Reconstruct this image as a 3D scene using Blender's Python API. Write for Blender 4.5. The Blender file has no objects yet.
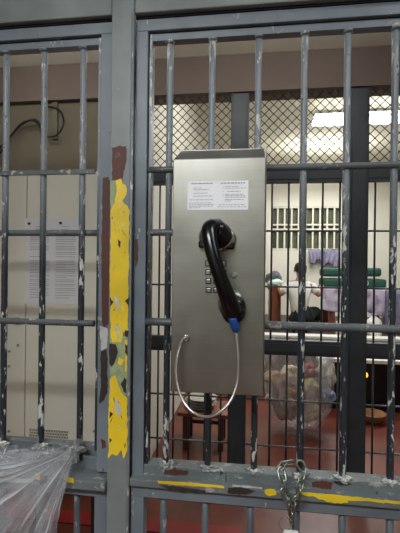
import bpy, bmesh, math, random
from mathutils import Vector, Matrix, noise
random.seed(7)
scn = bpy.context.scene
COL = scn.collection

# ------------------------------------------------------------------ camera basis (fitted from the grille's straight lines)
YAW, PIT, ROL, CAMZ, F = 0.13249712, -0.00265226, 0.01154552, 1.4, 400.0
fwd = Vector((-math.sin(YAW)*math.cos(PIT), math.cos(YAW)*math.cos(PIT), math.sin(PIT)))
rt0 = Vector((math.cos(YAW), math.sin(YAW), 0)); up0 = rt0.cross(fwd)
RT = rt0*math.cos(ROL) + up0*math.sin(ROL); UP = up0*math.cos(ROL) - rt0*math.sin(ROL)
CAM = Vector((0, -1, CAMZ))
def at(px, py, d):
    """world point seen at a pixel, on the upright plane d metres in front of the camera"""
    v = fwd*F + RT*(px-200) - UP*(py-266.5)
    return CAM + v*(d/v.y)
def W(px, py, d): p = at(px, py, d); return (p.x, p.z)

# ------------------------------------------------------------------ materials
def lin(c): return tuple(((x/255)/12.92 if x/255 <= .04045 else ((x/255+.055)/1.055)**2.4) for x in c)
MATS = {}
def newmat(name):
    m = bpy.data.materials.new(name); m.use_nodes = True
    nt = m.node_tree; b = nt.nodes['Principled BSDF']; MATS[name] = m
    return m, nt, b
def N(nt, t, **k):
    n = nt.nodes.new(t)
    for a, v in k.items(): setattr(n, a, v)
    return n
def coord(nt, scale=(1,1,1), kind='Object'):
    tc = N(nt, 'ShaderNodeTexCoord'); mp = N(nt, 'ShaderNodeMapping')
    mp.inputs['Scale'].default_value = scale
    nt.links.new(tc.outputs[kind], mp.inputs['Vector']); return mp.outputs['Vector']
def noise_tex(nt, vec, sc, det=4, rough=.6):
    n = N(nt, 'ShaderNodeTexNoise'); n.inputs['Scale'].default_value = sc
    n.inputs['Detail'].default_value = det; n.inputs['Roughness'].default_value = rough
    nt.links.new(vec, n.inputs['Vector']); return n.outputs['Fac']
def ramp(nt, fac, stops):
    r = N(nt, 'ShaderNodeValToRGB'); e = r.color_ramp.elements
    while len(e) < len(stops): e.new(.5)
    for i, (p, c) in enumerate(stops):
        e[i].position = p; e[i].color = (*c, 1) if len(c) == 3 else c
    nt.links.new(fac, r.inputs['Fac']); return r.outputs['Color']
def mix(nt, fac, a, b):
    m = N(nt, 'ShaderNodeMix', data_type='RGBA')
    if isinstance(fac, float): m.inputs[0].default_value = fac
    else: nt.links.new(fac, m.inputs[0])
    for s, v in ((6, a), (7, b)):
        if isinstance(v, tuple): m.inputs[s].default_value = (*v, 1)
        else: nt.links.new(v, m.inputs[s])
    return m.outputs[2]
def bump(nt, b, fac, st=.3, dist=.002):
    n = N(nt, 'ShaderNodeBump'); n.inputs['Strength'].default_value = st; n.inputs['Distance'].default_value = dist
    nt.links.new(fac, n.inputs['Height']); nt.links.new(n.outputs['Normal'], b.inputs['Normal'])
def plain(name, rgb, rough=.6, metal=0, var=.12, sc=20, scale=(1,1,1), bmp=0, emit=None, **kw):
    m, nt, b = newmat(name); c = lin(rgb)
    v = coord(nt, scale); f = noise_tex(nt, v, sc)
    col = ramp(nt, f, [(.3, tuple(x*(1-var) for x in c)), (.7, tuple(min(1, x*(1+var)) for x in c))])
    nt.links.new(col, b.inputs['Base Color'])
    b.inputs['Roughness'].default_value = rough; b.inputs['Metallic'].default_value = metal
    if bmp: bump(nt, b, f, bmp)
    if emit:
        b.inputs['Emission Color'].default_value = (*lin(rgb), 1); b.inputs['Emission Strength'].default_value = emit
    for k, x in kw.items(): b.inputs[k].default_value = x
    return m
def worn(name, base, chip, under, lo=.60, hi=.66, zs=.35, sc=34, rough=.45, low_tone=None, lo2=.7):
    """gloss enamel over primer: large tone drift, pale chips, few rust spots"""
    m, nt, b = newmat(name); bc, cc, uc = lin(base), lin(chip), lin(under)
    v = coord(nt, (1,1,zs)); v1 = coord(nt)
    drift = noise_tex(nt, v1, 5, 3)
    c0 = ramp(nt, drift, [(.35, tuple(x*.80 for x in bc)), (.65, tuple(x*1.15 for x in bc))])
    if low_tone:  # blends in a darker tone towards the bottom
        sx = N(nt, 'ShaderNodeSeparateXYZ'); tc = N(nt, 'ShaderNodeTexCoord')
        nt.links.new(tc.outputs['Object'], sx.inputs[0])
        z0 = N(nt, 'ShaderNodeMapRange'); z0.inputs['From Min'].default_value = low_tone[1]; z0.inputs['From Max'].default_value = low_tone[2]
        z0.interpolation_type = 'SMOOTHSTEP'
        nt.links.new(sx.outputs[2], z0.inputs['Value'])
        c0 = mix(nt, z0.outputs[0], lin(low_tone[0]), c0)
    f = noise_tex(nt, v, sc, 6, .65); big = noise_tex(nt, v, sc*.22, 2)
    ad = N(nt, 'ShaderNodeMath', operation='MULTIPLY_ADD'); nt.links.new(big, ad.inputs[0]); ad.inputs[1].default_value = .55; nt.links.new(f, ad.inputs[2])
    sb = N(nt, 'ShaderNodeMath', operation='SUBTRACT'); nt.links.new(ad.outputs[0], sb.inputs[0]); sb.inputs[1].default_value = .275
    k = ramp(nt, sb.outputs[0], [(lo, (0,0,0)), (hi, (1,1,1))])
    c1 = mix(nt, k, c0, cc)
    f2 = noise_tex(nt, coord(nt, (1.3,1.3,.6)), sc*.8, 5, .6)
    k2 = ramp(nt, f2, [(lo2, (0,0,0)), (lo2+.02, (1,1,1))])
    c2 = mix(nt, k2, c1, uc)
    nt.links.new(c2, b.inputs['Base Color']); b.inputs['Roughness'].default_value = rough
    bump(nt, b, sb.outputs[0], .35, .0015)
    return m
M = {}
M['post']  = worn('weathered_grey_enamel', (128,135,134), (164,168,162), (84,48,40), .71, .75, .5, 60, .42)
M['frame'] = worn('blue_grey_enamel', (118,128,136), (172,178,178), (76,44,38), .675, .70, .4, 70, .40)
M['bar']   = worn('chipped_bar_enamel', (134,142,148), (206,208,204), (58,54,52), .598, .63, .30, 110, .38, ((44,50,56), .46, .78), .66)
M['platform'] = plain('platform_flooring', (66,56,54), .6, var=.2)
M['lowbar']= worn('lower_bar_enamel', (104,112,118), (170,172,170), (60,44,40), .63, .67, .3, 50, .45)
M['cross'] = worn('crossbar_enamel', (92,98,100), (176,176,168), (50,38,36), .63, .66, .9, 60, .42)
M['ledge'] = worn('ledge_enamel', (112,119,121), (166,168,162), (66,54,48), .60, .65, 2.4, 48, .5, None, .66)
M['weld']  = worn('weld_bead', (140,144,142), (205,205,198), (60,58,56), .5, .56, 1, 90, .6)
M['gap']   = plain('seam_shade_and_crack', (26,28,30), .9)  # near-black put in for shade in gaps and grooves; also the crack
M['yellow']= worn('yellow_paint', (246,212,42), (236,206,110), (90,70,34), .62, .66, .5, 90, .5, None, .69)
M['brownp']= worn('red_oxide_primer', (92,54,46), (120,92,80), (50,34,32), .66, .70, 1, 40, .6)
M['green'] = plain('pale_green_primer', (158,170,128), .6, var=.2, sc=60)
M['darkchip']=plain('bare_dark_metal', (54,44,40), .6, var=.2, sc=80)
M['whitechip']=plain('white_undercoat', (196,198,192), .6, var=.15, sc=90)
M['dark']  = plain('charcoal_enamel', (58,65,72), .42, var=.15, sc=12)
M['mesh']  = plain('dark_mesh_wire', (52,48,44), .6, var=.1)
M['lintel']= plain('brown_painted_beam', (108,94,86), .75, var=.06, sc=3)
M['cellwall']=plain('olive_beige_wall', (112,104,88), .85, var=.06, sc=3)
M['cream'] = plain('cream_wall_paint', (214,211,198), .8, var=.04, sc=2)
M['ceil']  = plain('ceiling_white', (226,222,206), .9, var=.04, sc=2)
M['corr']  = plain('corridor_wall_paint', (150,150,140), .8, var=.06, sc=2)
M['cab']   = plain('cream_powder_coat', (226,221,204), .55, var=.03, sc=4)
M['cabdark']=plain('cabinet_seam_dark', (70,66,58), .8)
M['ventbk']= plain('vent_backing', (84,80,70), .8)
M['paper'] = plain('notice_paper', (222,220,220), .8, var=.02)
M['ink']   = plain('grey_print', (164,164,166), .9)
M['label'] = plain('white_label', (250,251,253), .6, var=.02)
M['ink2']  = plain('label_print', (150,153,162), .9)
M['cable'] = plain('black_cable', (26,24,22), .6)
M['blackp']= plain('black_bakelite', (9,10,13), .22, var=.1)
M['blue']  = plain('blue_strain_relief', (34,96,178), .4)
M['key']   = plain('key_metal', (168,168,160), .35, .9)
M['keygap']= plain('key_surround', (48,48,46), .6)
M['wood']  = plain('varnished_brown_wood', (132,74,50), .45, var=.35, sc=14, scale=(3,3,.4))
M['wood2'] = plain('dark_brown_wood', (84,46,32), .5, var=.3, sc=14, scale=(3,3,.4))
M['bowl']  = plain('honey_wood', (150,104,62), .4, var=.25, sc=30, scale=(1,1,5))
M['skin']  = plain('skin', (150,106,82), .55, var=.06)
M['shirt'] = plain('white_cotton', (198,196,192), .85, var=.05, sc=30, bmp=.3)
M['pants'] = plain('dark_green_cotton', (30,44,42), .85)
M['hair']  = plain('black_hair', (22,19,18), .6, var=.3, sc=90)
M['lilac'] = plain('lilac_cloth', (122,118,142), .85, var=.3, sc=22, bmp=.3)
M['greenbag']=plain('dark_green_canvas', (24,78,64), .7, var=.15, sc=20)
M['white'] = plain('white_plastic', (226,226,220), .45, var=.03)
M['mint']  = plain('mint_cloth', (184,214,200), .85, var=.08)
M['greycloth']=plain('slate_cloth', (84,90,98), .85, var=.15)
M['black'] = plain('black_vinyl', (14,15,17), .35)
M['chrome']= plain('polished_steel', (200,204,200), .22, 1, var=.05)
M['chain'] = plain('zinc_plated_steel', (158,168,160), .3, .9, var=.3, sc=200)
M['armor'] = plain('armoured_cord', (205,205,200), .3, .9, var=.1)
M['tray']  = plain('grey_tray', (176,172,164), .4)
M['cream2']= plain('cream_towel', (226,214,190), .9, var=.1, sc=60, bmp=.4)
M['tan']   = plain('tan_towel', (196,168,136), .9, var=.15, sc=60, bmp=.4)
M['pinkc'] = plain('pink_cloth', (186,132,134), .85, var=.2)
M['yelg']  = plain('yellow_green_packet', (196,190,140), .6, var=.2)
M['brownc']= plain('brown_packet', (150,124,90), .6, var=.4, sc=30)
M['bluew'] = plain('pale_blue_packet', (150,166,196), .6, var=.2)
M['redp']  = plain('red_floor_paint', (136,34,34), .4, var=.15)
M['glassdark']=plain('night_glass', (92,94,78), .15, var=.35, sc=9)
M['winfr'] = plain('window_white_paint', (206,204,186), .6)
M['brass'] = plain('brass', (180,150,80), .35, 1)

# brushed steel
m, nt, b = newmat('brushed_stainless'); M['steel'] = m
v = coord(nt, (1,1,90)); f = noise_tex(nt, v, 9, 5, .7)
big = noise_tex(nt, coord(nt), 14, 3)
c = ramp(nt, f, [(.3, lin((156,154,146))), (.7, lin((166,163,154)))])
c = mix(nt, ramp(nt, big, [(.35,(0,0,0)),(.75,(.2,.2,.2))]), c, lin((190,192,186)))
nt.links.new(c, b.inputs['Base Color']); b.inputs['Metallic'].default_value = 1
r = ramp(nt, big, [(.3,(.30,)*3),(.7,(.40,)*3)]); nt.links.new(r, b.inputs['Roughness'])
bump(nt, b, f, .03, .001)
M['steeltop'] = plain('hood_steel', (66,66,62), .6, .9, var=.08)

# tablecloth: white with lilac spots
m, nt, b = newmat('patterned_tablecloth'); M['tcloth'] = m
nt.links.new(ramp(nt, noise_tex(nt, coord(nt), 7, 3, .5), [(.42, lin((196,188,206))), (.62, lin((136,124,150)))]), b.inputs['Base Color'])
b.inputs['Roughness'].default_value = .85

# polished red floor
m, nt, b = newmat('polished_red_concrete'); M['floor'] = m
f = noise_tex(nt, coord(nt), 1.6, 6, .65)
nt.links.new(ramp(nt, f, [(.3, lin((76,40,32))), (.5, lin((104,52,40))), (.72, lin((130,68,50)))]), b.inputs['Base Color'])
b.inputs['Roughness'].default_value = .34
bump(nt, b, f, .1, .004)

# thin clear plastic (see-through film with sheen)
def film(name, tint, alpha, wr, uvs):
    m, nt, b = newmat(name)
    b.inputs['Base Color'].default_value = (*lin(tint), 1); b.inputs['Roughness'].default_value = .16
    b.inputs['Specular IOR Level'].default_value = .9
    tc = N(nt, 'ShaderNodeTexCoord'); mp = N(nt, 'ShaderNodeMapping'); mp.inputs['Scale'].default_value = uvs
    nt.links.new(tc.outputs['UV'], mp.inputs['Vector'])
    f = noise_tex(nt, mp.outputs['Vector'], 1, 5, .55); bump(nt, b, f, 1.0, wr)
    a = ramp(nt, f, [(.36, (alpha*.5,)*3), (.56, (alpha,)*3), (.70, (min(1, alpha*3.4),)*3)])
    nt.links.new(a, b.inputs['Alpha'])
    return m
M['film'] = film('clear_polythene', (228,230,235), .30, .012, (34, 1.6, 1))
M['film2']= film('milky_polythene', (222,219,226), .40, .02, (16, 3, 1))

# emitters
def emitter(name, rgb, s):
    m, nt, b = newmat(name); b.inputs['Base Color'].default_value = (*lin(rgb),1)
    b.inputs['Emission Color'].default_value = (*lin(rgb),1); b.inputs['Emission Strength'].default_value = s
    return m
M['lamp'] = emitter('fluorescent_diffuser', (246,250,255), 11)
M['tube'] = emitter('added_tube', (250,250,246), 21)  # glow of the tubes added out of view in the passage
M['amber'] = emitter('amber_lamp', (255,170,50), 2.2)

# ------------------------------------------------------------------ mesh helpers
class B:
    def __init__(s): s.bm = bmesh.new(); s.mi = 0; s.mats = []
    def slot(s, key):
        if key not in s.mats: s.mats.append(key)
        s.mi = s.mats.index(key); return s
    def _m(s, faces):
        for f in faces: f.material_index = s.mi
    def box(s, x0,x1,y0,y1,z0,z1, bev=0):
        r = bmesh.ops.create_cube(s.bm, size=1); vs = r['verts']
        for v in vs:
            v.co = Vector(((x0+x1)/2+v.co.x*(x1-x0), (y0+y1)/2+v.co.y*(y1-y0), (z0+z1)/2+v.co.z*(z1-z0)))
        fs = {f for v in vs for f in v.link_faces}; s._m(fs)
        if bev:
            es = {e for v in vs for e in v.link_edges}
            rr = bmesh.ops.bevel(s.bm, geom=list(es), offset=bev, segments=2, affect='EDGES', profile=.5)
            s._m(rr['faces'])
        return s
    def tube(s, pts, r, n=12, closed=False, cap=True, smooth=True):
        pts = [Vector(p) for p in pts]; k = len(pts); rings = []
        prev = None
        for i, p in enumerate(pts):
            if closed: t = (pts[(i+1)%k]-pts[i-1]).normalized()
            else: t = (pts[min(i+1,k-1)]-pts[max(i-1,0)]).normalized()
            if prev is None:
                a = Vector((0,0,1)) if abs(t.z) < .9 else Vector((1,0,0)); u = t.cross(a).normalized()
            else: u = (prev - t*prev.dot(t)).normalized()
            w = t.cross(u); prev = u; rad = r[i] if isinstance(r, (list,tuple)) else r
            rings.append([s.bm.verts.new(p+u*rad*math.cos(2*math.pi*j/n)+w*rad*math.sin(2*math.pi*j/n)) for j in range(n)])
        for i in range(k if closed else k-1):
            A, C = rings[i], rings[(i+1)%k]
            off = 0
            if closed and i == k-1:
                off = min(range(n), key=lambda o: (A[0].co-C[o].co).length)
            for j in range(n):
                f = s.bm.faces.new((A[j], A[(j+1)%n], C[(j+1+off)%n], C[(j+off)%n])); f.material_index = s.mi; f.smooth = smooth
        if cap and not closed:
            f = s.bm.faces.new(rings[0][::-1]); f.material_index = s.mi
            f = s.bm.faces.new(rings[-1]); f.material_index = s.mi
        return s
    def lathe(s, c, prof, n=24, axis='z', smooth=True):
        c = Vector(c); rings = []
        for (r, h) in prof:
            ring = []
            for j in range(n):
                a = 2*math.pi*j/n
                o = Vector((r*math.cos(a), r*math.sin(a), h)) if axis == 'z' else Vector((r*math.cos(a), h, r*math.sin(a)))
                ring.append(s.bm.verts.new(c+o))
            rings.append(ring)
        for A, C in zip(rings, rings[1:]):
            for j in range(n):
                f = s.bm.faces.new((A[j], A[(j+1)%n], C[(j+1)%n], C[j])); f.material_index = s.mi; f.smooth = smooth
        for R_ in (rings[0][::-1], rings[-1]):
            f = s.bm.faces.new(R_); f.material_index = s.mi
        return s
    def poly(s, xz, y, t=.0006):
        """upright flat shape given as (x, z) outline, with a real thickness t in front of y"""
        n = len(xz)
        a = [s.bm.verts.new((x, y, z)) for x, z in xz]; c = [s.bm.verts.new((x, y-t, z)) for x, z in xz]
        fs = [s.bm.faces.new(a), s.bm.faces.new(c[::-1])]
        for i in range(n): fs.append(s.bm.faces.new((a[i], a[(i+1)%n], c[(i+1)%n], c[i])))
        s._m(fs); return s
    def blob(s, c, rx, ry, rz, seed=0, amp=.25, fr=3., sub=3, smooth=True):
        r = bmesh.ops.create_icosphere(s.bm, subdivisions=sub, radius=1)
        for v in r['verts']:
            d = 1+amp*noise.noise(v.co*fr+Vector((seed*3.1, seed, 0)))
            v.co = Vector((c[0]+v.co.x*rx*d, c[1]+v.co.y*ry*d, c[2]+v.co.z*rz*d))
        for f in {f for v in r['verts'] for f in v.link_faces}: f.material_index = s.mi; f.smooth = smooth
        return s
    def grid(s, fn, nu, nv, uv=True, smooth=True):
        vs = [[s.bm.verts.new(fn(i/nu, j/nv)) for j in range(nv+1)] for i in range(nu+1)]
        L = s.bm.loops.layers.uv.verify()
        for i in range(nu):
            for j in range(nv):
                f = s.bm.faces.new((vs[i][j], vs[i+1][j], vs[i+1][j+1], vs[i][j+1])); f.smooth = smooth; f.material_index = s.mi
                for lp, (a, c) in zip(f.loops, ((i,j),(i+1,j),(i+1,j+1),(i,j+1))): lp[L].uv = (a/nu, c/nv)
        return s
ROOTLOC = {}
def obj(name, b, mat=None, parent=None, fixn=True, solid=0):
    if fixn: bmesh.ops.recalc_face_normals(b.bm, faces=b.bm.faces)
    off = Vector((0,0,0))
    if parent: off = ROOTLOC[parent.name]
    if off.length: bmesh.ops.translate(b.bm, verts=b.bm.verts, vec=-off)
    me = bpy.data.meshes.new(name); b.bm.to_mesh(me); b.bm.free()
    if b.mats:
        for k in b.mats: me.materials.append(M[k])
    elif mat: me.materials.append(M[mat])
    o = bpy.data.objects.new(name, me); COL.objects.link(o)
    if parent: o.parent = parent
    ROOTLOC[o.name] = off
    if solid:
        md = o.modifiers.new('s', 'SOLIDIFY'); md.thickness = solid; md.offset = 0
    return o
def tag(o, label=None, cat=None, group=None, kind=None):
    for k, v in (('label',label),('category',cat),('group',group),('kind',kind)):
        if v: o[k] = v
    return o
def thing(name, label, cat, loc=(0,0,0), group=None):
    o = bpy.data.objects.new(name, None); COL.objects.link(o); o.location = loc; o.empty_display_size = .05
    ROOTLOC[o.name] = Vector(loc); return tag(o, label, cat, group)
def single(name, b, mat, label, cat, group=None, solid=0, base=None):
    """one-mesh thing whose origin sits at its own base"""
    xs = [v.co for v in b.bm.verts]
    loc = Vector(base) if base else Vector((sum(v.x for v in xs)/len(xs), sum(v.y for v in xs)/len(xs), min(v.z for v in xs)))
    bmesh.ops.translate(b.bm, verts=b.bm.verts, vec=-loc)
    o = obj(name, b, mat, None, solid=solid); o.location = loc; ROOTLOC[o.name] = loc
    return tag(o, label, cat, group)
def struct(name, b, mat): return tag(obj(name, b, mat), kind='structure')
def arc(pts, k=6, closed=False):
    """Catmull-Rom through points"""
    P = [Vector(p) for p in pts]; out = []; n = len(P)
    for i in range(n if closed else n-1):
        if closed: p0,p1,p2,p3 = P[i-1],P[i],P[(i+1)%n],P[(i+2)%n]
        else: p0,p1,p2,p3 = P[max(i-1,0)],P[i],P[i+1],P[min(i+2,n-1)]
        for j in range(k):
            t = j/k
            out.append(.5*((2*p1)+(p2-p0)*t+(2*p0-5*p1+4*p2-p3)*t*t+(3*p1-p0-3*p2+p3)*t**3))
    if not closed: out.append(P[-1])
    return out

# ------------------------------------------------------------------ setting
LX, RX, BY, PY = -.72, 3.6, 7.0, 1.7     # inner room left/right walls, back wall, second grille plane
CZ, IZ = 2.797, 3.45
struct('floor', B().box(-3, 4, -3.2, 7.2, -.1, 0), 'floor')
struct('ceiling', B().slot('ceil').box(-3, 4, -3.2, PY+.06, CZ, CZ+.1).slot('ceil').box(LX-.1, 4, PY+.06, 7.2, IZ, IZ+.1), 'ceil')
struct('wall_left', B().slot('cellwall').box(-2.3, -2.2, -3.2, PY+.1, 0, CZ).slot('cream').box(LX-.12, LX, PY+.1, BY, 0, IZ), 'cream')
struct('wall_right', B().slot('corr').box(2.6, 2.7, -3.2, PY, 0, CZ).slot('cream').box(RX, RX+.1, PY, BY, 0, IZ), 'cream')
struct('wall_front', B().box(-2.2, 2.6, -3.2, -3.1, 0, CZ), 'corr')
struct('wall_partition', B().box(-2.2, LX, PY, PY+.1, 0, 2.55), 'cellwall')
# back wall with a window hole
wx0, wx1, wz0, wz1 = .33, 1.95, 1.72, 2.58
b = B()
b.box(LX, wx0, BY, BY+.15, 0, IZ).box(wx1, RX, BY, BY+.15, 0, IZ).box(wx0, wx1, BY, BY+.15, 0, wz0).box(wx0, wx1, BY, BY+.15, wz1, IZ)
struct('wall_back', b, 'cream')
w = struct('window_1', B().box(wx0, wx1, BY+.11, BY+.12, wz0, wz1), 'glassdark')
b = B(); nb = 12
for i in range(nb+1):
    x = wx0+(wx1-wx0)*i/nb; b.box(x-.016, x+.016, BY+.01, BY+.05, wz0, wz1)
for z in (wz0+.02, 2.13, 2.22, wz1-.02): b.box(wx0, wx1, BY+.005, BY+.055, z-.015, z+.015)
ROOTLOC[w.name] = Vector((0,0,0)); obj('window_grate', b, 'winfr', w)
# painted lintel over the second grille, closing wall above it
struct('trim_1', B().slot('lintel').box(-2.2, 2.6, PY-.05, PY+.12, 2.55, CZ).slot('cream').box(LX, RX, PY+.06, PY+.12, CZ, IZ), 'lintel')
# raised platform
struct('trim_2', B().box(LX, RX, 3.6, BY, 0, .45), 'platform')
struct('trim_3', B().box(-1.6, -.05, 1.04, 1.14, 0, .006), 'redp')
o = obj('wall_joint', B().box(-2.2, LX, PY-.006, PY, 2.30, 2.306), 'cabdark'); bpy.data.objects.remove(o)

# ------------------------------------------------------------------ front grille: posts and beams
fr = thing('steel_door_frame', 'heavy grey steel post and overhead beam, post flaking yellow and brown paint', 'steel frame', (-.34, 0, 0))
pb = B().slot('post').box(-.3586, -.3065, -.036, .04, 0, 2.40, .002).slot('bar').tube([(-.3042,-.032,0),(-.3042,-.032,2.40)], .0036, 8)
YP = -.0362
def pxpoly(b, key, pts, d, y, t=.0007):
    b.slot(key); b.poly([W(px, py, d) for px, py in pts], y, t)
def ragged(pts, amp, step=4, seed=1):
    rnd = random.Random(seed); out = []
    n = len(pts)
    for i in range(n):
        (x0,y0),(x1,y1) = pts[i], pts[(i+1)%n]; L = math.hypot(x1-x0, y1-y0); k = max(1, int(L/step))
        for j in range(k):
            t = j/k; out.append((x0+(x1-x0)*t+rnd.uniform(-amp,amp), y0+(y1-y0)*t+rnd.uniform(-amp,amp)))
    return out
dP = 1-.0362
pxpoly(pb, 'green', ragged([(110,181),(116,179),(116,206),(111,208)], .4, 4, 2), dP, YP)
pxpoly(pb, 'brownp', ragged([(112,148),(120,146),(126,146.5),(126.5,160),(124,172),(122,180),(112,180)], .6, 3, 3), dP, YP)
pxpoly(pb, 'green', ragged([(110.5,336),(128,336),(127,394),(110,398)], .5, 4, 4), dP, YP, .0005)
pxpoly(pb, 'yellow', ragged([(116,180),(121,178),(122,183),(126,185),(126.5,194),(123,201),(127,206),(129.5,211),(129,262),(128.5,300),(128,330),(123,333),(122,342),(112,342),(110.5,330),(110,290),(110.5,240),(111,210),(115,203),(117,192)], .55, 3, 5), dP, YP, .0010)
pxpoly(pb, 'yellow', ragged([(110,378),(116,375),(118,383),(121,392),(127,398),(127.5,430),(127,452),(124,459),(121,450),(117,456),(112,454),(108.5,458),(108.5,420)], .55, 3, 6), dP, YP, .0010)
pxpoly(pb, 'yellow', ragged([(125,340),(127.5,340),(127,372),(125.5,372)], .4, 3, 16), dP, YP, .0010)
pxpoly(pb, 'yellow', ragged([(119,357),(124,360),(121,366),(118,363)], .4, 3, 17), dP, YP, .0010)
YQ = YP-.0009
for s_, p_ in enumerate(([(109.5,343),(116,344),(118,352),(116,360),(112,367),(109.5,364)], [(121,384),(125,377),(126.5,380),(126.5,394),(124,392)],
    [(110,297),(114,302),(110,307)], [(129.5,297),(125,301),(129,306)], [(118,239),(121,241),(120.5,248),(118.5,245)], [(125,330),(128.5,331),(128,337),(125,336)], [(125,344),(128,346),(127.5,356),(125,352)],
    [(110,411),(113,414),(110,418)], [(110,438),(112,440),(110,443)])):
    pxpoly(pb, 'darkchip', ragged(p_, .4, 3, 20+s_), dP, YQ, .0006)
pxpoly(pb, 'whitechip', ragged([(115,296),(119,299),(120,306),(117,310),(115,303)], .5, 3, 31), dP, YQ, .0006)
pxpoly(pb, 'whitechip', ragged([(115,398),(118,402),(121,408),(119,417),(116,410)], .4, 3, 32), dP, YQ, .0006)
pxpoly(pb, 'whitechip', ragged([(115,327),(119,326),(118,332),(121,340),(117,337)], .5, 3, 33), dP, YQ, .0006)
rnd = random.Random(77)
for k in range(26):
    px = rnd.uniform(112,126); py = rnd.choice((rnd.uniform(200,235), rnd.uniform(250,330), rnd.uniform(395,450))); L_ = rnd.uniform(2,7); wd_ = rnd.uniform(.25,.6); sl = rnd.uniform(-1.5,1.5)
    pxpoly(pb, rnd.choice(('darkchip','green','green','whitechip')), [(px-wd_,py),(px+wd_*.6,py-.4),(px+sl+wd_,py+L_*.6),(px+sl*1.6,py+L_),(px+sl-wd_*.4,py+L_*.5)], dP, YQ, .0004)
post = tag(obj('post', pb, None, fr), 'grey post with flaking yellow stripe and brown primer')
b = B().slot('post').box(-1.25, -.3590, -.034, .04, 2.026, 2.40, .003).box(-.3003, .95, -.034, .04, 2.026, 2.40, .003)
b.slot('gap').box(-1.25, -.3590, -.020, .03, 2.0205, 2.026).box(-.3003, .95, -.020, .03, 2.0205, 2.026)
obj('beam', b, None, fr)
for s_, (x0, x1) in enumerate(((-1.25,-.3590), (-.3003,.95))):
    b = B().slot('ledge')
    if s_ == 0:
        b.box(x0, x1, -.050, .04, .836, .8595, .002)
        yf = -.0502; d = 1+yf
        pxpoly(b, 'darkchip', ragged([(37,476),(47,476),(47,482),(42,484),(36,481)], .5, 2, 41), d, yf)
        pxpoly(b, 'yellow', ragged([(35,473.5),(40,474),(40,480),(36,479)], .5, 2, 42), d, yf, .001)
        pxpoly(b, 'yellow', ragged([(66,477),(74,478),(74,483),(67,482)], .5, 2, 43), d, yf, .001)
        pxpoly(b, 'whitechip', ragged([(-20,478),(33,479),(33,483),(10,482),(-20,483)], .5, 3, 44), d, yf)
    else:
        b.box(x0, x1, -.035, .04, .8475, .866, .002)
        yf = -.0352; d = 1+yf
        pxpoly(b, 'yellow', ragged([(158,480.5),(190,482.5),(224,485.5),(224,488),(190,486),(158,483)], .35, 4, 51), d, yf)
        pxpoly(b, 'darkchip', ragged([(228,488),(240,487.5),(255,490),(250,494),(240,495),(228,493)], .9, 2, 52), d, yf)
        pxpoly(b, 'darkchip', ragged([(160,485),(182,487),(205,490),(206,492.5),(170,490)], .7, 3, 57), d, yf)
        pxpoly(b, 'yellow', ragged([(265,489),(270,488.5),(276,490),(276,495),(270,496),(264.5,494)], .5, 2, 53), d, yf, .001)
        pxpoly(b, 'yellow', ragged([(301,492),(330,494),(365,498),(410,502.5),(410,505),(365,501),(345,500.5),(301,495)], .4, 4, 54), d, yf)
        pxpoly(b, 'yellow', ragged([(316,496),(325,495),(346,498),(348,503),(335,503),(318,499)], .7, 2, 55), d, yf, .001)
        pxpoly(b, 'whitechip', ragged([(232,484.5),(262,487),(262,489),(232,486.5)], .4, 4, 56), d, yf)
    tag(obj('sill', b, None, fr), 'chipped sill with yellow paint traces')

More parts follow.
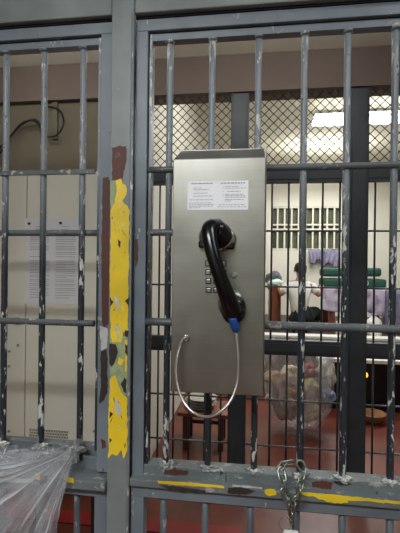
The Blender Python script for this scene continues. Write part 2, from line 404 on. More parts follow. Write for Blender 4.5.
# ------------------------------------------------------------------ barred panels
def vbar(root, x, z0, z1, mat='bar', r=.0083, y=.002, lean=0, name='bar'):
    n = 14
    pts = [(x+lean*math.sin(i*.9), y, z0+(z1-z0)*i/n) for i in range(n+1)]
    return obj(name, B().tube(pts, r, 14), mat, root)
def upper_panel(label, x0, x1, ztop, zbot, bars, side):
    root = thing('barred_panel', label, 'bars', ((x0+x1)/2, 0, zbot))
    xin0, xin1 = x0+.036, x1-.036
    b = B().slot('frame')
    b.box(x0, x1, -.016, .022, ztop-.030, ztop, .0015)
    b.box(x0, xin0-.006, -.016, .022, zbot-.05, ztop-.030, .0015).box(xin1+.006, x1, -.016, .022, zbot-.05, ztop-.030, .0015)
    b.slot('gap').box(xin0-.006, xin0-.003, -.004, .02, zbot, ztop-.03).box(xin1+.003, xin1+.006, -.004, .02, zbot, ztop-.03).box(xin0, xin1, -.004, .02, ztop-.034, ztop-.03)
    b.slot('bar').box(xin0-.003, xin0+.003, -.008, .018, zbot, ztop-.034).box(xin1-.003, xin1+.003, -.008, .018, zbot, ztop-.034)
    b.slot('frame').box(xin0, xin1, -.007, .018, ztop-.052, ztop-.034, .001)
    # rust patches on the stile next to the post
    if side == 'L':
        yf = -.0162; d = 1+yf
        pxpoly(b, 'brownp', ragged([(103,178),(108,177),(110.5,182),(110.5,250),(110.5,322),(104,328),(102,322),(101.5,240)], .5, 4, 61), d, yf)
        pxpoly(b, 'darkchip', ragged([(100.5,352),(106,349),(107.5,356),(107.5,392),(104,400),(100,404),(99,398),(101,388)], .5, 3, 62), d, yf)
        pxpoly(b, 'whitechip', ragged([(100,326),(108,328),(107,348),(101,350)], .7, 3, 66), d, yf)
        pxpoly(b, 'brownp', ragged([(101,439),(106,441),(106,447),(102,449)], .5, 2, 63), d, yf)
    else:
        yf = -.0162; d = 1+yf
        pxpoly(b, 'brownp', ragged([(135,240),(138,238),(138.5,262),(135.5,268)], .5, 3, 64), d, yf)
    obj('panel_frame', b, None, root)
    b = B().slot('ledge')
    if side == 'L':
        b.box(x0, x1, .020, .045, .858, zbot, .002).box(x0, x1, .006, .022, .858, .893, .0015)
    else:
        b.box(x0, x1, -.012, .03, .864, .893, .002)
        yf = -.0122; d = 1+yf
        pxpoly(b, 'brownp', ragged([(165,470),(175,469),(188,471),(187,475),(176,475.5),(164,474)], .5, 2, 71), d, yf)
        pxpoly(b, 'brownp', ragged([(312,482),(322,480.5),(333,483),(331,489),(320,488),(313,487)], .6, 2, 72), d, yf)
        pxpoly(b, 'darkchip', ragged([(333,481),(345,482),(352,484),(340,486)], .6, 2, 73), d, yf)
        b.slot('gap'); b.poly([W(px,py,d) for px,py in ((225.5,473),(226.3,473),(226.6,484),(225.8,484))], yf, .0003)
    obj('bottom_rail', b, None, root)
    for i, x in enumerate(bars):
        o = vbar(root, x, zbot-.03, ztop-.045)
        obj('weld', B().blob((x, -.003, zbot), .019, .012, .008, i*1.7, 1.1, 2.2, 3), 'weld', o)
        obj('weld', B().blob((x, -.002, ztop-.055), .0115, .012, .005, i+4, .4, 3, 2), 'bar', o)
    return root
L = upper_panel('upper left barred panel, worn grey bars before the cream cabinet', -1.0, -.3640, 2.0205, .916, [-.886,-.776,-.666,-.557,-.448], 'L')
Rr = upper_panel('upper right barred panel, worn grey bars with the telephone fixed on it', -.3000, .62, 2.0205, .893, [-.216,-.108,.007,.118,.219,.328,.437,.546], 'R')
def hbar(root, x0, x1, z, y, r, mat='cross'):
    n = 20
    obj('crossbar', B().tube([(x0+(x1-x0)*i/n, y, z) for i in range(n+1)], r, 12), mat, root)
obj('crossbar', B().box(-.965, -.409, -.012, -.004, 1.634, 1.646, .001), 'cross', L)
hbar(L, -.965, -.409, 1.483, .014, .0085); hbar(L, -.965, -.409, 1.2455, -.003, .0085)
hbar(Rr, -.272, .585, 1.642, -.005, .0085)
hbar(Rr, -.272, -.155, 1.483, .002, .0088)
hbar(Rr, -.272, .585, 1.2555, -.006, .0100)
def lower_panel(label, x0, x1, ztop, bars, mat='lowbar'):
    root = thing('barred_panel', label, 'bars', ((x0+x1)/2, 0, 0))
    b = B().slot('frame')
    b.box(x0, x1, -.02, .018, ztop-.031, ztop, .0015).box(x0, x0+.033, -.02, .018, 0, ztop-.031, .0015).box(x1-.033, x1, -.02, .018, 0, ztop-.031, .0015).box(x0+.033, x1-.033, -.02, .018, 0, .05, .0015)
    b.slot('gap').box(x0+.033, x1-.033, -.012, .015, ztop-.036, ztop-.031)
    obj('panel_frame', b, None, root)
    for x in bars: vbar(root, x, .04, ztop-.03, mat, .0088, .0)
    return root
lower_panel('lower left barred panel below the worn sill, partly behind clear plastic', -1.0, -.3640, .835, [-.886,-.776,-.666,-.557,-.452])
lower_panel('lower right barred panel below the sill, red floor showing through', -.3000, .62, .845, [-.220,-.113,.0,.111,.219,.328,.437,.546])

# ------------------------------------------------------------------ second grille
sg = thing('dark_barred_partition', 'dark charcoal barred partition behind the phone, with diamond mesh along its top', 'bars', (0, PY, 0))
cx = [-.099+.763*k for k in range(0, 4)]
for x in cx: obj('post', B().box(x-.06, x+.06, PY-.03, PY+.03, 0, 2.55, .004).box(x-.045, x+.045, PY-.04, PY-.03, 0, 2.545, .003), 'dark', sg)
edges = [LX] + cx + [2.60]
hb = [(edges[0]+.005, edges[1]-.06)] + [(cx[i]+.06, cx[i+1]-.06) for i in range(3)]
for (x0, x1) in hb:
    for (z0, z1) in ((1.95, 2.04), (.815, .915), (.0, .05)):
        obj('rail', B().box(x0, x1, PY-.022, PY+.022, z0, z1, .003).box(x0, x1, PY-.028, PY-.022, z0+.02, z1-.02, .002), 'dark', sg)
    for z in (1.635, 1.265, .512, .205): obj('crossbar', B().tube([(x0,PY,z),(x1,PY,z)], .0066, 8), 'cross', sg)
for k in range(-5, 22):
    x = -.099+.109*k
    if k % 7 == 0 or x < LX+.03: continue
    obj('bar', B().tube([(x,PY+.004,.91),(x,PY+.004,1.96)], .0068, 8), 'dark', sg)
    obj('bar', B().tube([(x,PY+.004,.04),(x,PY+.004,.82)], .0068, 8), 'dark', sg)
for (x0, x1) in hb:
    b = B(); z0, z1 = 2.035, 2.55; H_ = z1-z0; p = .060; s_ = 1.0
    x = x0-H_
    while x < x1:
        for sg_ in (1, -1):
            # clip a 45 degree wire to the bay
            xa, za, xb, zb = (x, z0, x+H_, z1) if sg_ == 1 else (x, z1, x+H_, z0)
            ta = max(0, (x0-x)/H_); tb = min(1, (x1-x)/H_)
            if tb-ta > .01:
                a = Vector((xa+(xb-xa)*ta, PY-.003*sg_, za+(zb-za)*ta)); c = Vector((xa+(xb-xa)*tb, PY-.003*sg_, za+(zb-za)*tb))
                b.tube([a, c], .0030, 5)
        x += p
    obj('wire_mesh', b, 'mesh', sg)

# ------------------------------------------------------------------ cream cabinet with notice
cb = thing('metal_cabinet', 'tall cream metal cabinet behind the left bars, perforated vent near its foot', 'cabinet', (-.84, .75, 0))
cy = .5
b = B().slot('cab').box(-1.12, -.575, cy+.004, cy+.5, .58, 1.766, .004)
b.slot('cabdark').box(-1.12, -.575, cy+.003, cy+.006, .583, .586)
obj('body', b, None, cb)
obj('door', B().box(-.897, -.603, cy-.010, cy+.006, .60, 1.755, .003), 'cab', cb)
dr = [o for o in bpy.data.objects if o.name == 'door'][0]
obj('side_panel', B().box(-1.115, -.9015, cy-.008, cy+.006, .60, 1.755, .003), 'cab', cb)
obj('side_panel', B().box(-.5985, -.577, cy-.008, cy+.006, .60, 1.755, .003), 'cab', cb)
b = B().slot('ventbk').box(-.876, -.715, cy-.0108, cy-.010, .698, .744)
b.slot('cab')
for i in range(24):
    for j in range(4):
        x = -.872+i*.0068+(j%2)*.0034; z = .703+j*.0115
        b.box(x-.0012, x+.0012, cy-.0122, cy-.0108, z-.003, z+.006)
for j in range(5): b.box(-.876, -.715, cy-.0122, cy-.0108, .698+j*.0112, .7005+j*.0112)
obj('vent', b, None, dr)
b = B().slot('key')
for (px, py) in ((18,319),(18,323)):
    x, z = W(px, py, 1.49); b.box(x-.008, x+.008, cy-.015, cy-.008, z-.007, z+.007, .001)
obj('hinge', b, None, cb)
for (px, py) in ((18,345),(9,351),(9,366),(9,431),(94,431)):
    x, z = W(px, py, 1.49); obj('screw', B().lathe((x, cy-.010, z), [(.005,0),(.005,-.003),(.003,-.005)], 10, 'y'), 'key', cb)
for x in (-1.09, -.61):
    for y in (cy+.04, cy+.46): obj('leg', B().box(x-.02, x+.02, y-.02, y+.02, 0, .585, .002), 'dark', cb)
# notice
nt_ = thing('notice', 'printed white notice sheet in two columns on the cream cabinet door', 'notice', (-.79, cy-.012, 1.25))
x0, z0 = W(25, 303, 1.487); x1, z1 = W(80, 218, 1.487)
obj('sheet', B().box(x0, x1, cy-.0125, cy-.0112, z0, z1), 'paper', nt_)
b = B(); rnd = random.Random(3)
def tline(xa, xb, z, h=.0022): b.box(xa, xb, cy-.0131, cy-.0126, z-h/2, z+h/2)
wc = (x1-x0)
rows = [(.10,.0),(.13,.0),(.17,1),(.19,1),(.21,1),(.23,1),(.25,1),(.27,1),(.30,2),(.33,1),(.35,1),(.37,1),(.40,3),(.42,3),(.45,2),(.50,1),(.52,1),(.54,1),(.57,4),(.60,1),(.62,1),(.64,1),(.67,1),(.69,4),(.72,1),(.74,1),(.77,1),(.79,1),(.82,1),(.84,1),(.87,1),(.90,1),(.93,4)]
for (t, k) in rows:
    z = z1-(z1-z0)*t
    for c_ in (0, 1):
        xa = x0+wc*(.08+.48*c_); xb = xa+wc*.38
        if k == 0: xa += wc*.1; xb -= wc*.12
        elif k == 2 and c_ == 0: xb -= wc*.05
        elif k == 3 and c_ == 0: continue
        elif k == 4: xb -= wc*rnd.uniform(.08,.2)
        xb -= wc*rnd.uniform(0,.03); tline(xa, xb, z)
obj('print', b, 'ink', nt_)
for (px, py) in ((29,223.5),(60.5,223)):
    x, z = W(px, py, 1.485); obj('magnet', B().lathe((x, cy-.0126, z), [(.0052,0),(.0052,-.005),(.004,-.006)], 14, 'y'), 'cabdark', nt_)

# cables on the wall behind
dW = 2.67
cab1 = B().tube(arc([at(-22,172,dW),at(-4,152,dW),at(8,139,dW),at(20,126,dW),at(32,119.5,dW-.03),at(39,123,dW-.02),at(42,134,dW),at(50,137,dW-.03),at(59,133,dW-.03),at(63.5,122,dW-.03),at(60,111,dW),at(52,107,dW),at(46,108,dW)]), .007, 8)
single('cable', cab1, 'cable', 'black cable looping in a ring on the dim wall above the cabinet', 'cable')
cab2 = B().tube(arc([at(-22,178,dW-.02),at(-2,156,dW-.02),at(10,137,dW-.04),at(22,123,dW-.04),at(34,121,dW-.05),at(41,128,dW-.02),at(45,129,dW-.02)]), .006, 8)
single('cable', cab2, 'cable', 'shorter black cable running beside the ringed one, sagging to the left', 'cable')
x, z = W(55, 104, 2.69)
single('conduit', B().box(x-.022, x+.022, PY-.02, PY-.001, z-.25, z+.06, .003), 'cellwall', 'narrow beige conduit cover down the dim wall behind the cable ring', 'conduit')

# ------------------------------------------------------------------ telephone
ph = thing('telephone', 'stainless steel wall telephone with black handset mounted on the right bars', 'telephone', (-.076, -.07, 1.12))
xl, xr, zb, zt, zt2 = -.1810, .0250, 1.1165, 1.637, 1.683
yf, yb = -.12, -.024
b = B().slot('steel')
prof = [(yf, zb), (yf, zt), (yb, zt2), (yb, zb)]
va = [b.bm.verts.new((xl, y, z)) for y, z in prof]; vb = [b.bm.verts.new((xr, y, z)) for y, z in prof]
fs = [b.bm.faces.new(va), b.bm.faces.new(vb[::-1])]
for i in range(4):
    f = b.bm.faces.new((va[i], vb[i], vb[(i+1)%4], va[(i+1)%4])); fs.append(f)
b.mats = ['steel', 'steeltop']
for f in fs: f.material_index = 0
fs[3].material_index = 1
bmesh.ops.bevel(b.bm, geom=list(b.bm.edges), offset=.0022, segments=3, affect='EDGES', profile=.5)
obj('housing', b, None, ph)
obj('mounting_plate', B().box(xl-.004, xr+.004, yb, yb+.008, zb-.004, zt2+.002, .001), 'steel', ph)
for z in (1.20, 1.55): obj('bracket', B().box(-.14, -.02, yb+.008, -.010, z, z+.06, .002), 'steeltop', ph)
# label
dl = .879
(lx0, lz1), (lx1, lz0) = W(187.6, 181.3, dl), W(248.2, 209.6, dl)
lb = obj('instruction_label', B().box(lx0, lx1, yf-.0009, yf-.0001, lz0, lz1), 'label', ph)
b = B(); w_, h_ = lx1-lx0, lz1-lz0
def tl(u0, u1, v, h=.00055): b.box(lx0+w_*u0, lx0+w_*u1, yf-.0012, yf-.0009, lz1-h_*v-h, lz1-h_*v+h)
def words(u0, u1, v, rnd, h=.00055):
    u = u0
    while u < u1:
        e = min(u1, u+rnd.uniform(.025,.07)); tl(u, e, v, h); u = e+.010
rnd = random.Random(11)
words(.06,.42,.085,rnd,.0011); words(.55,.95,.085,rnd,.0011)
for (a, c, v) in ((.10,.24,.24),(.10,.36,.30),(.10,.34,.42),(.10,.42,.52),(.03,.43,.65),(.03,.40,.76),(.03,.45,.82),(.03,.42,.87),(.03,.22,.92),
                  (.62,.84,.20),(.62,.96,.26),(.66,.88,.37),(.62,.93,.47),(.62,.95,.52),(.62,.96,.57),(.62,.92,.65),(.62,.72,.70),(.52,.95,.83),(.50,.97,.90)): words(a, c, v, rnd)
for v in (.20,.26,.37,.47,.52): tl(.585,.595,v,.0006)
obj('print', b, 'ink2', lb)
# keypad
kx, kz = W(208, 263.5, .88)
for r_ in range(4):
    for c_ in range(3):
        x = kx+c_*.0172+r_*.0007; z = kz-r_*.0195
        k = obj('key', B().slot('keygap').box(x-.0066, x+.0066, yf-.0012, yf+.001, z-.0066, z+.0066, .0005).slot('key').box(x-.0044, x+.0044, yf-.0038, yf-.001, z-.0044, z+.0044, .0010), None, ph)
x, z = W(234, 275, .88)
tag(obj('volume_button', B().lathe((x, yf, z), [(.007,.001),(.007,-.003),(.005,-.0045)], 18, 'y'), 'key', ph), 'round metal volume button')
# cradle cups: chromed dish behind each end
def cup(px, py, rx, rz, depth, mat, name, rot=0):
    c = at(px, py, .88); b = B(); n = 28
    ringsp = [(1.0,0),(1.02,-.35),(.92,-.75),(.80,-1.0),(.70,-1.0),(.62,-.6)]
    rings = []
    for s_, h in ringsp:
        ring = []
        for j in range(n):
            a = 2*math.pi*j/n; X, Z = rx*s_*math.cos(a), rz*s_*math.sin(a)
            ring.append(b.bm.verts.new((c.x+X*math.cos(rot)-Z*math.sin(rot), yf+.001+h*depth, c.z+X*math.sin(rot)+Z*math.cos(rot))))
        rings.append(ring)
    for A, C in zip(rings, rings[1:]):
        for j in range(n): f = b.bm.faces.new((A[j],A[(j+1)%n],C[(j+1)%n],C[j])); f.smooth = True
    b.bm.faces.new(rings[-1]); b.bm.faces.new(rings[0][::-1])
    return obj(name, b, mat, ph)
cup(217.5, 238, .041, .030, .016, 'chrome', 'cradle_cup', -.15)
cup(231.5, 304, .029, .031, .012, 'key', 'cradle_cup', -.15)
# cradle hooks (lower lips of the upper cup)
b = B()
x0_, z0_ = W(198.5, 248, .872); x1_, z1_ = W(234.5, 240.5, .872)
b.box(x0_, x1_, yf-.014, yf+.001, z0_, z1_, .004)
for v in b.bm.verts: v.co.z -= (v.co.x-x0_)*.04
tag(obj('cradle_hook', b, 'blackp', ph), 'black hooks carrying the handset')
# handset
hp = [(222,240,.855),(214,228.5,.835),(209.5,231,.818),(211,246,.806),(216,264,.800),(222,282,.803),(227.5,297,.812),(231.5,308,.830),(234,313,.850)]
cps = arc([at(*p) for p in hp], 6)
n_ = len(cps)
rads = []
for i in range(n_):
    t = i/(n_-1)
    rads.append(.0185+.0025*math.cos(2*math.pi*t)-.0015*math.sin(math.pi*t) + (.004 if t < .14 else 0) + (.004 if t > .92 else 0))
hb_ = B().tube(cps, rads, 22)
hs = obj('handset', hb_, 'blackp', ph)
c = at(218, 235, .86)
obj('earpiece', B().lathe((c.x, yf-.030, c.z), [(.012,-.014),(.024,-.010),(.029,.002),(.030,.016),(.027,.022),(.018,.024)], 28, 'y'), 'blackp', hs)
c = at(233, 307, .86)
obj('mouthpiece', B().lathe((c.x, yf-.026, c.z), [(.012,-.014),(.022,-.010),(.0265,.000),(.0275,.012),(.0255,.020),(.018,.022)], 28, 'y'), 'blackp', hs)
a_, c_ = at(232.6, 316.5, .832), at(236.4, 331, .846)
ax = (c_-a_)
pts = [a_+ax*t for t in (0,.1,.35,.4,.6,.65,.9,1)]
tag(obj('strain_relief', B().tube(pts, [.0098,.0102,.0102,.0096,.0102,.0096,.0088,.006], 16), 'blue', hs), 'bright blue strain relief sleeve')
# armoured cord: ribbed
cd = arc([at(*p) for p in ((236,329,.845),(237.5,345,.843),(238.5,362,.842),(237.5,382,.842),(231.5,399,.842),(221,411,.842),(208,416.8,.842),(195,413.5,.842),(184.5,403,.842),(178,388,.842),(175.8,371,.845),(177.5,355,.852),(181.5,342,.863),(185,338,.872),(186.5,338.5,.884))], 24)
rc = [(.0034 if (i % 2) else .0029) for i in range(len(cd))]
tag(obj('cord', B().tube(cd, rc, 10, smooth=False), 'armor', ph), 'steel armoured cord')
c = at(186, 338.3, .88)
obj('grommet', B().lathe((c.x, yf, c.z), [(.0085,.001),(.0085,-.002),(.0065,-.004),(.0040,-.003)], 20, 'y'), 'chrome', ph)
for (px, py) in ():
    pass

# ------------------------------------------------------------------ chain and padlock
ch = thing('chain', 'zinc chain looped round a bar and hanging over the right sill', 'chain', tuple(at(291,505,.94)))
def link(c, tdir, roll, Lh=.0155, Wh=.0088, r=.0024):
    t = tdir.normalized(); a = Vector((0,1,0)); u = t.cross(a).normalized(); v = t.cross(u)
    w = u*math.cos(roll)+v*math.sin(roll)
    pts = []
    s = Lh-Wh
    for j in range(20):
        an = 2*math.pi*j/20; cx_, sx_ = math.cos(an), math.sin(an)
        pts.append(c+t*(sx_*Wh+(s if sx_ > 0 else -s))+w*(cx_*Wh))
    obj('link', B().tube(pts, r, 8, closed=True), 'chain', ch)
def chainline(pts):
    P_ = arc(pts, 12); d = [0]
    for i in range(1, len(P_)): d.append(d[-1]+(P_[i]-P_[i-1]).length)
    s = 0; k = 0; step = .0205
    while s <= d[-1]:
        i = max(j for j in range(len(d)) if d[j] <= s+1e-9); i = min(i, len(P_)-2)
        q = P_[i]+(P_[i+1]-P_[i])*((s-d[i])/max(1e-6, d[i+1]-d[i])); t = P_[min(i+3,len(P_)-1)]-P_[max(i-3,0)]
        link(q, t, .55 if k % 2 else -.75+math.pi/2*1.6); s += step; k += 1
chainline([at(291.5,517,.94),at(291,505,.935),at(285.5,495,.93),at(283,480,.935),at(281,468,.95),at(286,463.5,.965),at(293,463,.97)])
chainline([at(293,507,.94),at(297.5,495,.93),at(301,482,.935),at(303.5,470,.95),at(300,464,.963)])
pl = thing('padlock', 'pale padlock with thin round shackle hanging from the chain end', 'padlock', tuple(at(291,540,.938)))
c = at(285, 524, .94); n = 22
obj('shackle', B().tube([Vector((c.x+.0125*math.cos(2*math.pi*j/n), c.y, c.z+.016*math.sin(2*math.pi*j/n))) for j in range(n)], .0010, 8, closed=True), 'chrome', pl)
c = at(291, 541, .938)
b = B().slot('white').box(c.x-.018, c.x+.018, c.y-.008, c.y+.008, c.z-.02, c.z+.024, .006)
obj('body', b, None, pl)
obj('keyway', B().lathe((c.x, c.y-.0078, c.z-.004), [(.004,.001),(.004,-.0008)], 12, 'y'), 'key', pl)
c = at(292.5, 522, .94)
obj('clasp', B().tube([(c.x,c.y,c.z+.013),(c.x+.001,c.y,c.z-.016)], .003, 10), 'dark', pl)

# ------------------------------------------------------------------ clear plastic tied at the left bars
pg = thing('plastic_sheet', 'crumpled clear plastic sheet tied to a bar and draped over the left sill', 'plastic sheet', tuple(at(78,446,.98)))
ends = [(-60,452,.955),(-60,478,.935),(-55,510,.925),(-30,548,.925),(-5,580,.925),(20,590,.925),(44,575,.92),(49,562,.925)]
kn = at(77, 447, .975)
def lerpl(lst, t):
    x = t*(len(lst)-1); i = min(int(x), len(lst)-2); f_ = x-i
    return [lst[i][k]*(1-f_)+lst[i+1][k]*f_ for k in range(3)]
def sheet(layer):
    def fn(u, v):
        e = at(*lerpl(ends, u)); vv = v**.85
        p = kn.lerp(e, vv)
        if u > .55: p += Vector((.03*math.sin(math.pi*vv)*(u-.55), 0, 0))
        # clear the sill edge, then fold
        lift = -.062*min(1, v*2.8)*max(0, min(1, (u-.04)*3)) - .012
        lift += .012*v*math.sin(u*46+3*math.sin(v*3+layer)) + .018*v*math.sin(u*17+layer*2+v*2)
        lift -= layer*.018*math.sin(math.pi*min(1, v*1.1))
        cr = .012*v*noise.noise(Vector((u*14, v*5, layer*5)))
        q = Vector((p.x+.010*v*noise.noise(Vector((u*9+3, v*6, layer))), kn.y+lift*.75+cr-.01, p.z+cr))
        if v < .12: q = kn+(q-kn)*(.7+v*2.5)
        return q
    return fn
obj('draped_film', B().grid(sheet(0), 110, 44), 'film', pg)
obj('draped_film', B().grid(sheet(1), 110, 44), 'film', pg)
def knot(u, v):
    a = u*2*math.pi; r = .004+.012*abs(v-.45)**1.2+.0035*math.sin(a*7+v*3)*abs(v-.45)
    return at(78-6*(v-.3), 438+22*v, .972)+Vector((r*math.cos(a)*1.3, r*math.sin(a)-.012, 0))
obj('twisted_knot', B().grid(knot, 60, 16), 'film', pg)
def flat(u, v):
    p = at(-30+104*u, 443+11*v, .965); return Vector((p.x, p.y-.02+.010*math.sin(u*19+v*4)+.012*noise.noise(Vector((u*12,v*4,2))), p.z+.008*noise.noise(Vector((u*10,v*3,7)))))
obj('stretched_film', B().grid(flat, 90, 10), 'film', pg)

# ------------------------------------------------------------------ inner room: floor items
# stool with trays, left of the first dark post
st = thing('wooden_stool', 'low brown wooden stool below the telephone, carrying a stack of trays', 'stool', (-.36, 2.1, 0))
obj('seat', B().box(-.56, -.17, 1.98, 2.30, .255, .285, .006), 'wood', st)
for x in (-.50, -.23):
    for y in (2.02, 2.26): obj('leg', B().box(x-.02, x+.02, y-.02, y+.02, 0, .255, .003), 'wood2', st)
for z in (.10,): obj('stretcher', B().box(-.48, -.25, 2.255, 2.275, z, z+.03, .002), 'wood2', st)
for k in range(4):
    z = .286+k*.021; lab = ['lowest tray of the stack on the wooden stool', 'second tray from the bottom of the stack on the stool', 'third tray from the bottom of the stack on the stool', 'topmost pale tray of the stack on the stool'][k]
    dx = (-.01, .008, -.004, .012)[k]
    single('tray', B().lathe((-.40+dx, 2.13, z), [(.085,0),(.115,.014),(.120,.018),(.112,.018),(.083,.004)], 28), 'tray', lab, 'tray', 'trays stacked on the stool')
# polythene bag of bundles
cB = at(302, 424, 3.45)
items = [('rolled_towel','tan','tan rolled towel inside the clear bag, far left',(273,379,3.50),.085,.06,.062),
 ('rolled_towel','cream2','cream rolled towel in the upper middle of the clear bag',(292,376,3.54),.085,.06,.075),
 ('folded_cloth','pinkc','pink cloth tucked near the top of the clear bag',(309,371,3.54),.055,.05,.06),
 ('packet','yelg','yellow green packet in the middle of the clear bag',(309,388,3.46),.075,.05,.06),
 ('packet','brownc','brown packet low in the left half of the clear bag',(288,403,3.50),.115,.08,.115),
 ('packet','bluew','pale blue packet at the right edge inside the clear bag',(328,396,3.44),.05,.05,.05),
 ('folded_cloth','cream2','crumpled cream cloth low in the right half of the clear bag',(311,410,3.50),.08,.07,.08),
 ('folded_cloth','white','white cloth filling the upper right of the clear bag',(325,374,3.55),.07,.07,.11),
 ('packet','white','small white packet at the left edge inside the clear bag',(270,397,3.46),.035,.05,.045)]
for i, (nm, mt, lab, (px, py, dd), rx, ry, rz) in enumerate(items):
    c = at(px, py, dd)
    bb = B().blob(c, rx*1.12, ry, rz*1.12, i+2, .5, 1.7, 4)
    single(nm, bb, mt, lab, 'towel' if 'towel' in nm else 'cloth' if 'cloth' in nm else 'packet')
def bagf(u, v):
    # v 0 bottom -> 1 neck
    a = u*2*math.pi
    pr = [(0,.02),(.04,.18),(.2,.26),(.45,.30),(.65,.31),(.82,.31),(.93,.28),(1,.20)]
    for (v0,r0),(v1,r1) in zip(pr, pr[1:]):
        if v <= v1: r = r0+(r1-r0)*(v-v0)/(v1-v0); break
    r *= 1+.05*math.sin(a*9+v*5)*(v)+.14*noise.noise(Vector((math.cos(a)*1.6, math.sin(a)*1.6, v*3)))
    tilt = -.05*v
    return Vector((cB.x+.0+r*math.cos(a)+tilt, 2.52+r*.62*math.sin(a), .015+.76*v+.02*noise.noise(Vector((a,v*4,3)))))
single('polythene_bag', B().grid(bagf, 72, 40), 'film2', 'large clear polythene bag of bundles standing on the red floor', 'plastic bag', base=(cB.x, 2.52, 0))
# black bench with white steel edge
bn = thing('low_bench', 'low black bench with shiny white top edge, right of the clear bag', 'bench', (1.35, 3.2, 0))
obj('base', B().box(.66, 2.3, 3.06, 3.42, .10, .47, .006).box(.72, 2.24, 3.10, 3.38, 0, .10), 'black', bn)
obj('top', B().box(.64, 2.32, 3.04, 3.44, .47, .505, .005), 'white', bn)
lm = thing('amber_lamp', 'small glowing amber lamp in front of the black bench', 'lamp', tuple(at(365,380,3.95)))
c = at(365, 375, 3.97)
obj('bulb', B().blob(c, .028, .028, .028, 1, .05, 1, 3), 'amber', lm)
obj('holder', B().lathe((c.x, c.y, 0), [(.04,0),(.04,.01),(.008,.02),(.008,c.z-.04),(.018,c.z-.03),(.018,c.z-.015)], 16), 'dark', lm)
c = at(372, 412, 3.8)
single('wooden_bowl', B().lathe((c.x, 2.8, 0), [(.06,0),(.075,.01),(.115,.07),(.12,.085),(.11,.085),(.07,.03)], 28), 'bowl', 'honey coloured wooden bowl on the red floor before the black bench', 'bowl')

# ------------------------------------------------------------------ platform items
PZ = .45
single('white_plank', B().box(.15, 1.95, 4.42, 4.62, PZ, PZ+.035, .004), 'white', 'long white plank lying on the platform in front of the seated person', 'plank')
# table
tb = thing('wooden_table', 'long brown wooden table behind the seated person', 'table', (1.1, 5.35, PZ))
obj('tabletop', B().box(.22, 2.0, 5.06, 5.66, 1.055, 1.085, .005), 'wood', tb)
for x in (.32, 1.15, 1.92):
    for y in (5.10, 5.60): obj('leg', B().box(x-.045, x+.045, y-.03, y+.03, PZ, 1.055, .004), 'wood', tb)
obj('side_board', B().box(.25, .42, 5.14, 5.60, PZ, 1.05, .004), 'wood', tb)
# tablecloth
def cloth(u, v):
    x = .985+1.05*u
    hang = .30+.09*u+.03*math.sin(u*9)
    if v < .45: return Vector((x, 5.70-(.66)*(v/.45), 1.093+.002*math.sin(x*30)))
    t = (v-.45)/.55
    return Vector((x+.02*math.sin(t*3+u*20)*t, 5.035-.018*math.sin(u*34)*t-.015*t, 1.093-hang*t))
single('tablecloth', B().grid(cloth, 80, 30), 'tcloth', 'white and lilac patterned cloth hanging over the table front', 'tablecloth', solid=.004)
# draped lilac curtain at right
def drape(u, v):
    return Vector((1.86+.75*u, 4.98+.025*math.sin(u*40), 1.08-.62*v))
single('cloth', B().grid(drape, 60, 10), 'lilac', 'plain dusky lilac cloth hanging beyond the right end of the patterned cloth', 'cloth', solid=.004)
# green cases
def case(x0, x1, z0, z1, lab, tl_):
    c = Vector(((x0+x1)/2, 5.30, z0))
    t = thing('canvas_bag', lab, 'bag', tuple(c), 'green canvas bags on the table')
    b = B().box(x0, x1, 5.12, 5.50, z0, z1, .035)
    for v in b.bm.verts: v.co.z += (v.co.x-c.x)*tl_*.6+.006*noise.noise(v.co*9)
    obj('shell', b, 'greenbag', t)
    b = B().box(c.x-.10, c.x+.10, 5.10, 5.122, (z0+z1)/2-.012, (z0+z1)/2+.012, .004)
    tag(obj('strap', b, 'white', t), 'pale strap')
case(1.02, 1.93, 1.096, 1.23, 'lower dark green canvas bag on the tablecloth', 0)
case(1.03, 1.86, 1.262, 1.385, 'upper dark green canvas bag, resting on the lower one', .03)
c = at(365.5, 283, 6.0)
mg = thing('mug', 'white mug in front of the green bags on the tablecloth', 'mug', (c.x, 5.075, 1.096))
obj('cup', B().lathe((c.x, 5.08, 1.096), [(.034,0),(.038,.006),(.040,.15),(.036,.15),(.034,.02)], 20), 'white', mg)
obj('handle', B().tube([(c.x+.038+.022*math.sin(a), 5.08, 1.17+.035*math.cos(a)) for a in [i*math.pi/8 for i in range(9)]], .005, 8), 'white', mg)
# jugs beneath the table
def jug(px, d, h, r, lab, mt='white', nm='jug'):
    c = at(px, 320, d); z = PZ
    t = thing(nm, lab, nm, (c.x, c.y, z))
    obj('body', B().lathe((c.x, c.y, z), [(r*.9,0),(r,.02),(r,h*.62),(r*.85,h*.74),(r*.35,h*.88),(r*.32,h*.94)], 24), mt, t)
    obj('cap', B().lathe((c.x, c.y, z), [(r*.38,h*.935),(r*.38,h),(r*.3,h)], 16), 'bluew' if mt == 'white' else 'wood2', t)
jug(340, 5.75, .26, .055, 'slim white jug under the table, left of the dark post')
jug(374, 5.7, .32, .10, 'fat white jug under the table, right of the dark post')
jug(362.5, 5.62, .30, .045, 'brown bottle under the table beside the fat white jug', 'wood', 'bottle')
# bundles on the table's left end
c = at(274, 284, 6.1); single('folded_cloth', B().blob((c.x+.03, 5.22, 1.086+.055), .13, .10, .06, 5, .3, 1.6, 3), 'mint', 'mint folded cloth on the left end of the table', 'cloth')
c = at(275, 273, 6.2); single('bundle', B().blob((c.x, 5.48, 1.086+.11), .13, .10, .115, 8, .3, 1.6, 3), 'greycloth', 'dark slate bundle behind the mint cloth', 'bundle')
